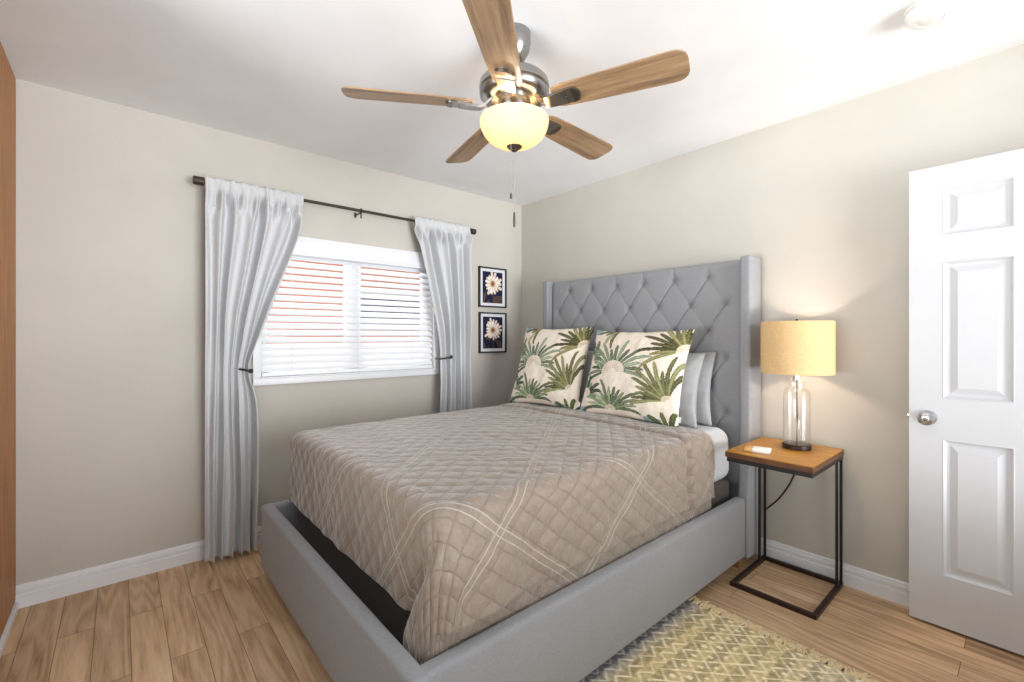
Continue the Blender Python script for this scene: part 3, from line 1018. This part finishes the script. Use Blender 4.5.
# ------------------------------------------------------------------ pillows
def palm_color(u, v, sh):
    cream = (238, 226, 210)
    col = None
    fronds = [  # centre, r0, r1, angles, leaves, width, colour
        ((0.33, 0.47), 0.13, 0.42, (6, 188), 16, 0.0185, (156, 172, 142)),
        ((0.36, 0.04), 0.06, 0.36, (14, 168), 14, 0.0175, (154, 168, 134)),
        ((0.90, 0.22), 0.06, 0.44, (78, 186), 12, 0.0195, (146, 146, 100)),
        ((0.98, 0.74), 0.08, 0.48, (78, 196), 12, 0.020, (148, 144, 96)),
        ((0.30, 1.05), 0.05, 0.30, (180, 250), 6, 0.019, (154, 156, 116)),
        ((0.02, 0.20), 0.08, 0.24, (0, 95), 6, 0.022, (142, 164, 132)),
        ((0.00, 0.62), 0.05, 0.22, (-20, 80), 6, 0.020, (150, 170, 140)),
        ((0.92, -0.10), 0.05, 0.24, (60, 160), 5, 0.024, (116, 126, 78)),
    ]
    best = None
    for k, ((cx, cy), r0, r1, (a0, a1), n, w, c) in enumerate(fronds):
        cx += sh[0]; cy += sh[1]
        dx, dy = u - cx, v - cy
        r = sqrt(dx * dx + dy * dy)
        if r > r1 + 0.06 or r < r0 * 0.3: continue
        th = math.degrees(math.atan2(dy, dx))
        if th < -90: th += 360
        # leaves droop a little towards their tips
        mid = (a0 + a1) / 2
        th2 = th - (th - mid) * 0.22 * (r / r1) ** 2
        s = (th2 - a0) / (a1 - a0) * (n - 1)
        i = round(s)
        if i < 0 or i >= n: continue
        da = radians((s - i) * (a1 - a0) / (n - 1)) * r
        L1 = r1 * (0.86 + 0.22 * noise.cell(Vector((i * 1.3, k * 2.7, 0.5))))
        if r < r0 or r > L1: 
            if r < r0 and abs(da) < 0.0035 and r > r0 * 0.35: 
                return (206, 190, 164)
            continue
        t = (r - r0) / (L1 - r0)
        ww = w * 0.92 * (0.45 + 0.55 * sin(pi * min(1, 0.15 + t * 0.75))) * (1 if t < 0.85 else sqrt(max(0, 1 - ((t - 0.85) / 0.15) ** 2)))
        if abs(da) < ww:
            e = abs(da) / ww
            f = 0.80 + 0.28 * noise.cell(Vector((i * 3.1, k * 1.7, 2.5))) - (0.22 if e > 0.72 else 0) + (0.16 if e < 0.16 else 0)
            f += 0.1 * ns(u * 40, v * 40)
            best = tuple(min(255, x * f) for x in c)
    if best: return best
    if u < 0.10 and v < 0.07 or (u < 0.10 and v > 0.93) or (0.70 < u < 0.86 and v < 0.04): return (150, 176, 178)
    b = ns(u * 3, v * 3, 4)
    return tuple(x - 6 * b for x in cream)

def pillow_mesh(W, Hh, T, n, pattern=None, seed=0, ear=0.075):
    """stands on its lower edge, face towards -y"""
    bm = bmesh.new()
    layer = bm.verts.layers.float_color.new('pattern') if pattern else None
    fr, bk = [], []
    for j in range(n + 1):
        a, b = [], []
        for i in range(n + 1):
            u, v = i / n * 2 - 1, j / n * 2 - 1
            x = u * W / 2 * (1 - ear * (1 - v * v) * abs(u)) 
            z = v * Hh / 2 * (1 - ear * (1 - u * u) * abs(v)) + Hh / 2
            t = T / 2 * (max(0, 1 - abs(u) ** 2.6) * max(0, 1 - abs(v) ** 2.6)) ** 0.5
            t *= 1 + 0.10 * ns(u * 2, v * 2, seed)
            wr = 0.006 * ns(u * 5 + seed, v * 3, 1) + 0.003 * ns(u * 11, v * 9, seed)
            edge = i in (0, n) or j in (0, n)
            sag = 0.012 * (1 - u * u) * v
            f = bm.verts.new((x, -t + wr * (0 if edge else 1), z))
            if layer: f[layer] = (*s2l(pattern((u + 1) / 2, (v + 1) / 2)), 1)
            a.append(f)
            if edge: b.append(f)
            else:
                g = bm.verts.new((x, t + wr, z))
                if layer: g[layer] = (*s2l((236, 226, 210)), 1)
                b.append(g)
        fr.append(a); bk.append(b)
    for j in range(n):
        for i in range(n):
            bm.faces.new((fr[j][i], fr[j][i + 1], fr[j + 1][i + 1], fr[j + 1][i]))
            q = (bk[j][i], bk[j + 1][i], bk[j + 1][i + 1], bk[j][i + 1])
            if len(set(q)) == 4 and not all(a in fr[j] + fr[j + 1] for a in q):
                try: bm.faces.new(q)
                except ValueError: pass
    return bm

def place_pillow(name, label, bm, mat, loc, tilt, yaw, group, roll=0):
    o = obj(name, bm, mat, angle=180)
    o.location = loc
    o.rotation_euler = (-radians(tilt), radians(roll), radians(yaw))
    return props(o, label, 'pillow', group)

for label, loc, W, Hh, tilt, yaw, sh, roll in (
        ('palm leaf print pillow on the left, nearer the window', (0.800, -0.535, 0.755), 0.62, 0.60, 19, 6, (0, 0), 0),
        ('palm leaf print pillow on the right, nearer the lamp', (1.478, -0.520, 0.755), 0.695, 0.57, 19, 0, (0.02, 0.01), 0)):
    p = place_pillow('palm_pillow', label, pillow_mesh(W, Hh, 0.145, 150, lambda u, v: palm_color(u, v, sh), 3 + sh[0] * 90), M['palm'], loc, tilt, yaw, 'palm print pillows', roll)
    tg = obj('care_tag', BOX(W / 2 - 0.014, W / 2 + 0.006, -0.002, 0.000, 0.035, 0.066), M['tag'])
    tg.parent = p
    tg['label'] = 'small white care tag'
for label, loc, W, Hh, T, tilt, yaw in (
        ('plain grey pillow behind the left palm print pillow', (0.83, -0.345, 0.738), 0.62, 0.43, 0.12, 13, 2),
        ('plain grey pillow directly behind the right palm print pillow', (1.517, -0.355, 0.738), 0.66, 0.43, 0.115, 13, 0),
        ('plain grey pillow rearmost at right, against the tufted headboard', (1.537, -0.222, 0.738), 0.66, 0.43, 0.11, 8, 0)):
    place_pillow('grey_pillow', label, pillow_mesh(W, Hh, T, 60, None, loc[0] * 7), M['greypil'], loc, tilt, yaw, 'plain grey bed pillows')

# ------------------------------------------------------------------ C-shaped side table
tb = thing('side_table', 'C-shaped side table with amber wood top and dark metal frame', 'side table', (2.25, -0.24, 0))
TZ = 0.688
TX0, TX1, TY0, TY1 = 2.070, 2.446, -0.515, -0.035
bm = BOX(TX0, TX1, TY0, TY1, TZ - 0.004, TZ, bevel=0.0015, seg=1)
tt = obj('table_top', bm, M['tabletop'], tb, smooth=False)
obj('top_edge', BOX(TX0 + 0.0005, TX1 - 0.0005, TY0 + 0.0005, TY1 - 0.0005, TZ - 0.028, TZ - 0.004), M['tableedge'], tt, smooth=False)
q = 0.020
bm = bmesh.new()
zt0, zt1 = TZ - 0.052, TZ - 0.028
box(bm, TX0 + 0.004, TX0 + 0.004 + q, TY0 + 0.01, TY1, zt0, zt1, 0.001, 1); box(bm, TX1 - 0.004 - q, TX1 - 0.004, TY0 + 0.01, TY1, zt0, zt1, 0.001, 1)
box(bm, TX0 + 0.024, TX1 - 0.024, TY0 + 0.01, TY0 + 0.01 + q, zt0, zt1, 0.001, 1); box(bm, TX0 + 0.024, TX1 - 0.024, TY1 - q, TY1, zt0, zt1, 0.001, 1)
obj('upper_frame', bm, M['black'], tb, smooth=False)
bm = bmesh.new()
BX0, BX1, BY0, BY1 = 2.066, 2.442, -0.455, -0.028
box(bm, BX0, BX0 + q, BY0, BY1, 0, q, 0.001, 1); box(bm, BX1 - q, BX1, BY0, BY1, 0, q, 0.001, 1)
box(bm, BX0 + q, BX1 - q, BY0, BY0 + q, 0, q, 0.001, 1); box(bm, BX0 + q, BX1 - q, BY1 - q, BY1, 0, q, 0.001, 1)
obj('floor_frame', bm, M['bronze'], tb, smooth=False)
for x0 in (BX0 + 0.008, BX1 - 0.013):
    for y0 in (-0.045, -0.119):
        obj('upright', BOX(x0, x0 + 0.0115, y0, y0 + 0.0115, q, zt0, bevel=0.001, seg=1), M['black'], tb, smooth=False)

# white remote on the table
rm = thing('remote_control', 'small white remote lying on the side table', 'remote', (2.185, -0.410, TZ))
bm = BOX(-0.022, 0.046, -0.034, 0.034, 0.0, 0.014, bevel=0.005, seg=3)
o = obj('body', bm, M['plastic']); o.parent = rm
o = obj('end_cover', BOX(-0.052, -0.022, -0.034, 0.034, 0.0, 0.014, bevel=0.005, seg=3), M['amberplastic']); o.parent = rm  # amber reflection painted on as a differently coloured end
o['label'] = 'amber end of the white remote'
rm.rotation_euler = (0, 0, radians(14))
rm.scale = (1.15, 1.15, 1.3)

# ------------------------------------------------------------------ table lamp
LX, LY = 2.283, -0.188
lp = thing('table_lamp', 'table lamp with clear glass jar base and glowing tan drum shade', 'lamp', (LX, LY, TZ))
obj('base', lathe(bmesh.new(), [(0.062, TZ), (0.064, TZ + 0.002), (0.064, TZ + 0.022), (0.062, TZ + 0.024)], LX, LY, 48), M['bronze'], lp)
bm = bmesh.new()
lathe(bm, [(0.058, TZ + 0.025), (0.060, TZ + 0.030), (0.060, 0.960), (0.057, 0.974), (0.047, 0.985), (0.036, 0.990), (0.034, 0.998), (0.034, 1.018), (0.040, 1.028), (0.040, 1.032),
           (0.037, 1.030), (0.0315, 1.020), (0.0315, 0.998), (0.034, 0.988), (0.046, 0.982), (0.0545, 0.972), (0.0575, 0.958), (0.0575, TZ + 0.032), (0.055, TZ + 0.028)], LX, LY, 56)
obj('glass_jar', bm, M['glass'], lp, angle=30)
obj('stem', tube(bmesh.new(), [(LX, LY, TZ + 0.02), (LX + 0.003, LY, 0.86), (LX, LY, 1.05)], 0.005, 12), M['darknickel'], lp)
obj('jar_cap', lathe(bmesh.new(), [(0.018, 1.030), (0.022, 1.032), (0.022, 1.036), (0.014, 1.040), (0.014, 1.056)], LX, LY, 32), M['chrome'], lp)
obj('socket', lathe(bmesh.new(), [(0.014, 1.056), (0.017, 1.060), (0.017, 1.115), (0.013, 1.120)], LX, LY, 32), M['darknickel'], lp)
bl_ = obj('bulb', lathe(bmesh.new(), [(0.012, 1.120), (0.014, 1.135), (0.026, 1.165), (0.029, 1.185), (0.024, 1.205), (0.010, 1.216), (0.002, 1.218)], LX, LY, 24), M['bulb'], lp)
SZ0, SZ1, SR = 1.067, 1.327, 0.160
bm = bmesh.new()
lathe(bm, [(SR, SZ0), (SR, SZ1), (SR - 0.003, SZ1), (SR - 0.003, SZ0)], LX, LY, 72, False, False)
vs = list(bm.verts)
n_ = 72
bm.verts.ensure_lookup_table()
for k in range(n_):
    bm.faces.new((bm.verts[3 * n_ + k], bm.verts[3 * n_ + (k + 1) % n_], bm.verts[(k + 1) % n_], bm.verts[k]))
bmesh.ops.recalc_face_normals(bm, faces=bm.faces)
sh = obj('lamp_shade', bm, M['shade'], lp, angle=50)
for zz in (SZ0 + 0.002, SZ1 - 0.002):
    bm = bmesh.new()
    tube(bm, [(LX + (SR - 0.005) * cos(a), LY + (SR - 0.005) * sin(a), zz) for a in [i * 2 * pi / 48 for i in range(49)]], 0.0022, 6, False)
    for a in (0.4, 0.4 + 2 * pi / 3, 0.4 + 4 * pi / 3):
        if zz > 1.2: tube(bm, [(LX, LY, SZ1 - 0.012), (LX + (SR - 0.005) * cos(a), LY + (SR - 0.005) * sin(a), SZ1 - 0.003)], 0.0018, 6)
    obj('shade_ring', bm, M['chrome'], sh)
bm = bmesh.new()
tube(bm, spline([(LX + 0.012, LY, 1.07), (LX + 0.05, LY, 1.13), (LX + 0.052, LY, 1.20), (LX + 0.03, LY, 1.27), (LX, LY, 1.312), (LX - 0.03, LY, 1.27), (LX - 0.052, LY, 1.20), (LX - 0.05, LY, 1.13), (LX - 0.012, LY, 1.07)], 6), 0.0016, 6)
obj('harp', bm, M['chrome'], lp)
obj('finial', lathe(bmesh.new(), [(0.004, 1.310), (0.009, 1.316), (0.006, 1.326), (0.008, 1.333), (0.002, 1.341)], LX, LY, 20), M['bronze'], lp)
cd = spline([(LX + 0.03, LY + 0.06, TZ + 0.006), (LX + 0.02, LY + 0.120, TZ + 0.005), (LX + 0.005, LY + 0.166, TZ - 0.012), (2.262, -0.023, 0.62), (2.227, -0.024, 0.523), (2.193, -0.024, 0.439), (2.144, -0.024, 0.355), (2.085, -0.020, 0.285), (2.064, -0.012, 0.262)], 8)
cdo = obj('power_cord', tube(bmesh.new(), cd, 0.0042, 8), M['black'], lp)
lamp_light('lamp_bulb_light', (LX, LY, 1.185), 60.0, (1.0, 0.86, 0.66), 0.03)

# ------------------------------------------------------------------ ceiling fan
FX, FY = 1.740, -1.608
fan = thing('ceiling_fan', 'five-blade ceiling fan with walnut blades and amber glass bowl light', 'ceiling fan', (FX, FY, H))
obj('canopy', lathe(bmesh.new(), [(0.060, H - 0.001), (0.064, H - 0.006), (0.064, H - 0.045), (0.058, H - 0.075), (0.042, H - 0.104), (0.026, H - 0.118), (0.018, H - 0.120)], FX, FY), M['nickel'], fan)
obj('downrod', lathe(bmesh.new(), [(0.0125, H - 0.20), (0.0125, H - 0.11)], FX, FY, 20), M['nickel'], fan)
mo = obj('motor_housing', lathe(bmesh.new(), [(0.022, 2.305), (0.026, 2.282), (0.050, 2.276), (0.095, 2.267), (0.122, 2.254), (0.133, 2.242), (0.136, 2.230), (0.136, 2.215), (0.132, 2.211), (0.132, 2.206), (0.136, 2.202),
        (0.134, 2.190), (0.120, 2.176), (0.098, 2.168), (0.090, 2.166)], FX, FY, 64), M['nickel'], fan)
obj('band', lathe(bmesh.new(), [(0.1325, 2.2115), (0.1335, 2.2085), (0.1325, 2.2055)], FX, FY, 64, False, False), M['darknickel'], mo)
obj('switch_housing', lathe(bmesh.new(), [(0.060, 2.168), (0.064, 2.162), (0.064, 2.122), (0.075, 2.112), (0.100, 2.106), (0.105, 2.102)], FX, FY, 48), M['nickel'], fan)
bm = bmesh.new()
prof = []
for k in range(17):
    a = pi / 2 * k / 16
    prof.append((0.134 * cos(a) ** 0.85 if k < 16 else 0.004, 2.094 - 0.102 * sin(a)))
inner = [(max(0.003, r_ - 0.004), z_ + 0.003) for r_, z_ in prof[::-1]]
lathe(bm, [(0.126, 2.101), (0.131, 2.100)] + prof + inner, FX, FY, 64, False, False)
obj('glass_bowl', bm, M['bowl'], fan, angle=60)
obj('bowl_finial', lathe(bmesh.new(), [(0.030, 1.999), (0.031, 1.994), (0.026, 1.987), (0.014, 1.981), (0.012, 1.977), (0.004, 1.974)], FX, FY, 32), M['darknickel'], fan)

def blade_mesh():
    L0, L1 = 0.165, 0.640
    prof = [(L0, 0.040), (L0 + 0.010, 0.050), (L0 + 0.03, 0.056), (0.30, 0.061), (0.45, 0.066), (0.58, 0.0695), (0.605, 0.068), (0.622, 0.061), (0.633, 0.050), (0.639, 0.034), (L1, 0.015)]
    out = [(x, w) for x, w in prof] + [(x, -w) for x, w in prof[::-1]]
    bm = bmesh.new()
    prism(bm, out, 'z', -0.003, 0.003)
    es = [e for e in bm.edges if abs(e.verts[0].co.z - e.verts[1].co.z) < 1e-6]
    bmesh.ops.bevel(bm, geom=es, offset=0.0012, segments=1, affect='EDGES')
    return bm
def iron_mesh():
    bm = bmesh.new()
    # curved arm out of the motor, then a flat shield under the blade
    path = spline([(0.085, 0, 0.026), (0.105, 0, 0.010), (0.128, 0, -0.010), (0.165, 0, -0.012), (0.215, 0, -0.009)], 5)
    prevs = None
    for k, p in enumerate(path):
        t = k / (len(path) - 1)
        w = 0.018 + 0.016 * t
        hgt = 0.005
        cur = [bm.verts.new((p.x, s * w, p.z + u * hgt)) for s, u in ((-1, -1), (1, -1), (1, 1), (-1, 1))]
        if prevs:
            for i in range(4): bm.faces.new((prevs[i], prevs[(i + 1) % 4], cur[(i + 1) % 4], cur[i]))
        else: bm.faces.new(cur[::-1])
        prevs = cur
    bm.faces.new(prevs)
    outl = [(0.180, 0.026), (0.215, 0.034), (0.243, 0.036), (0.258, 0.030), (0.266, 0.016), (0.268, 0.0)]
    outl = outl + [(x, -y) for x, y in outl[-2::-1]]
    prism(bm, outl, 'z', -0.011, -0.0032)
    bmesh.ops.recalc_face_normals(bm, faces=bm.faces)
    return bm
def plate_mesh():
    bm = bmesh.new()
    outl = [(0.240, 0.033), (0.255, 0.029), (0.263, 0.016), (0.265, 0.0)]
    outl = outl + [(x, -y) for x, y in outl[-2::-1]]
    prism(bm, outl, 'z', -0.0135, -0.011)
    for sx, sy in ((0.212, 0.0), (0.195, 0.012), (0.195, -0.012)):
        lathe(bm, [(0.005, -0.013), (0.004, -0.0145), (0.001, -0.015), ], sx, sy, 10)
    return bm
bl0 = obj('blade', blade_mesh(), M['blade'], None, angle=30)
ir0 = obj('blade_iron', iron_mesh(), M['nickel'], None, angle=40)
pl0 = obj('iron_plate', plate_mesh(), M['darknickel'], None, angle=40)
for k in range(5):
    a = radians(22.4 + 72 * k + (0.8 if k else 0))
    b = bl0 if k == 0 else bl0.copy()
    i_ = ir0 if k == 0 else ir0.copy()
    p_ = pl0 if k == 0 else pl0.copy()
    if k:
        for o in (b, i_, p_): C.objects.link(o)
    b.parent = fan; i_.parent = b; p_.parent = i_
    b.location = (0, 0, 2.148 - H)
    # leading edge raised by the blade's pitch
    b.rotation_euler = (Matrix.Rotation(a, 3, 'Z') @ Matrix.Rotation(radians(-13), 3, 'X')).to_euler()
# pull chains
def pull(dx, dy, z_end, fob):
    bm = bmesh.new()
    x, y = FX + dx, FY + dy
    tube(bm, [(x, y, 2.14), (x, y, z_end)], 0.0009, 6)
    z = 2.12
    while z > z_end:
        lathe(bm, [(0.0003, z + 0.0018), (0.0017, z + 0.0009), (0.0017, z - 0.0009), (0.0003, z - 0.0018)], x, y, 6)
        z -= 0.012
    c_ = obj('pull_chain', bm, M['chain'], fan)
    bm = bmesh.new()
    lathe(bm, [(0.001, z_end + 0.004), (0.004, z_end), (0.005, z_end - fob * 0.5), (0.0045, z_end - fob), (0.001, z_end - fob - 0.003)], x, y, 12)
    obj('chain_fob', bm, M['darknickel'], c_)
pull(0.038, -0.050, 1.79, 0.016)
pull(-0.046, 0.040, 1.752, 0.055)
for k in range(3):
    a = 0.5 + k * 2 * pi / 3
    lamp_light('fan_bulb_light', (FX + 0.045 * cos(a), FY + 0.045 * sin(a), 2.085), 4.5, (1.0, 0.90, 0.72), 0.03)

# ------------------------------------------------------------------ smoke detector
sd_ = thing('smoke_detector', 'round white smoke detector on the ceiling near the door', 'smoke detector', (2.825, -0.575, H))
obj('mount_plate', lathe(bmesh.new(), [(0.070, H - 0.0005), (0.072, H - 0.004), (0.070, H - 0.012)], 2.825, -0.575, 48), M['plastic'], sd_)
obj('body', lathe(bmesh.new(), [(0.062, H - 0.012), (0.062, H - 0.016), (0.070, H - 0.018), (0.068, H - 0.036), (0.060, H - 0.048), (0.040, H - 0.052), (0.038, H - 0.049), (0.034, H - 0.052), (0.002, H - 0.053)], 2.825, -0.575, 48), M['plastic'], sd_)
obj('test_button', lathe(bmesh.new(), [(0.010, H - 0.052), (0.009, H - 0.056), (0.001, H - 0.0565)], 2.835, -0.585, 20), M['plastic'], sd_)

# ------------------------------------------------------------------ rug
RGX0, RGX1, RGY0, RGY1 = 1.70, 2.690, -2.75, -0.745
def rug_color(x, y):
    u = x - 1.93
    cw = 0.045
    pd = 0.080
    k = u / cw
    tri = abs(((y / pd) % 1.0) - 0.5) * 2          # 0..1
    dk = False
    colid = None
    # bands across the rug: zigzag, diamonds, zigzag, diamonds, zigzag
    lines = []
    bands = [(-6, 5, 'z'), (5, 9, 'd'), (9, 11, 'z'), (11, 15, 'd'), (15, 24, 'z')]
    best = 9
    dot = False
    for a, b, t in bands:
        if t == 'z':
            for c in range(a, b): best = min(best, abs(k - (c + tri * 0.9)))
        else:
            yy = (y / pd) % 1.0
            for m in range(b - a):
                c = a + m
                best = min(best, abs(k - (c + (tri if m % 2 == 0 else 1 - tri))))
                if abs(k - (c + 1)) < 0.20 and m < b - a - 1:
                    if abs(yy - 0.5 if m % 2 == 0 else min(yy, 1 - yy)) < 0.10: dot = True
    n_ = ns(x * 60, y * 60)
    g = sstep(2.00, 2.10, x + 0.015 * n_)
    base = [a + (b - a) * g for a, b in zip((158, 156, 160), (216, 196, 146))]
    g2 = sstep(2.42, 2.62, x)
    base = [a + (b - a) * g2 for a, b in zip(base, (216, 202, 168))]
    f = 1.0 + 0.20 * n_ - (0.14 if int(math.floor(k)) % 2 else 0)
    base = [v * f for v in base]
    if best < 0.105 or dot:
        lc = [a + (b - a) * g for a, b in zip((236, 226, 216), (252, 238, 204))]
        return tuple(min(255, v * (1 + 0.06 * n_)) for v in lc)
    return tuple(min(255, max(0, v)) for v in base)
rug = thing('area_rug', 'mustard and cream zigzag flat-woven rug on the floor beside the bed', 'rug', ((RGX0 + RGX1) / 2, -1.7, 0))
bm = bmesh.new()
layer = bm.verts.layers.float_color.new('pattern')
step = 0.0065
nx, ny = int((RGX1 - RGX0) / step), int((RGY1 + 2.1) / step)
rows = []
for j in range(ny + 1):
    y = -2.1 + (RGY1 + 2.1) * j / ny
    row = []
    for i in range(nx + 1):
        x = RGX0 + (RGX1 - RGX0) * i / nx
        v = bm.verts.new((x, y, 0.0075 + 0.0012 * ns(x * 5, y * 5)))
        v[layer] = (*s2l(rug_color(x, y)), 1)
        row.append(v)
    rows.append(row)
for j in range(ny):
    for i in range(nx):
        bm.faces.new((rows[j][i], rows[j][i + 1], rows[j + 1][i + 1], rows[j + 1][i]))
# hem down to the floor
edge = [rows[0][i] for i in range(nx + 1)] + [rows[j][nx] for j in range(1, ny + 1)] + [rows[ny][i] for i in range(nx - 1, -1, -1)] + [rows[j][0] for j in range(ny - 1, 0, -1)]
low = []
for v in edge:
    w = bm.verts.new((v.co.x, v.co.y, 0.001)); w[layer] = v[layer]; low.append(w)
for k in range(len(edge)):
    bm.faces.new((edge[k], low[k], low[(k + 1) % len(edge)], edge[(k + 1) % len(edge)]))
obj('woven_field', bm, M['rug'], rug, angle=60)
# knotted tassels along the short edge
def tassel_mesh(seed):
    rn = random.Random(seed)
    bm = bmesh.new()
    lathe(bm, [(0.002, 0.010), (0.0045, 0.008), (0.0055, 0.005), (0.004, 0.002), (0.002, 0.001)], 0, 0.004, 8)
    for s in range(7):
        a = rn.uniform(-0.75, 0.75)
        L = rn.uniform(0.040, 0.062)
        h = rn.uniform(0.003, 0.009)
        bend = rn.uniform(-0.010, 0.010)
        tube(bm, [(0, 0.004, 0.006), (sin(a) * L * 0.5 + bend, 0.004 + cos(a) * L * 0.5, h + 0.003), (sin(a) * L, 0.004 + cos(a) * L, h * 0.5)], [0.0036, 0.0034, 0.0018], 5)
    return bm
tms = [obj('tassel', tassel_mesh(s), M['fringe'], None, angle=60) for s in range(6)]
nt_ = 44
for k in range(nt_):
    src = tms[k % 6]
    o = src if k < 6 else src.copy()
    if k >= 6: C.objects.link(o)
    o.parent = rug
    x = 1.955 + (RGX1 - 0.012 - 1.955) * k / (nt_ - 1)
    o.location = Vector((x, RGY1 - 0.003, 0)) - ORG[rug.name]
    o.rotation_euler = (0, 0, random.uniform(-0.35, 0.35))
    o.scale = (1, random.uniform(0.85, 1.15), 1)
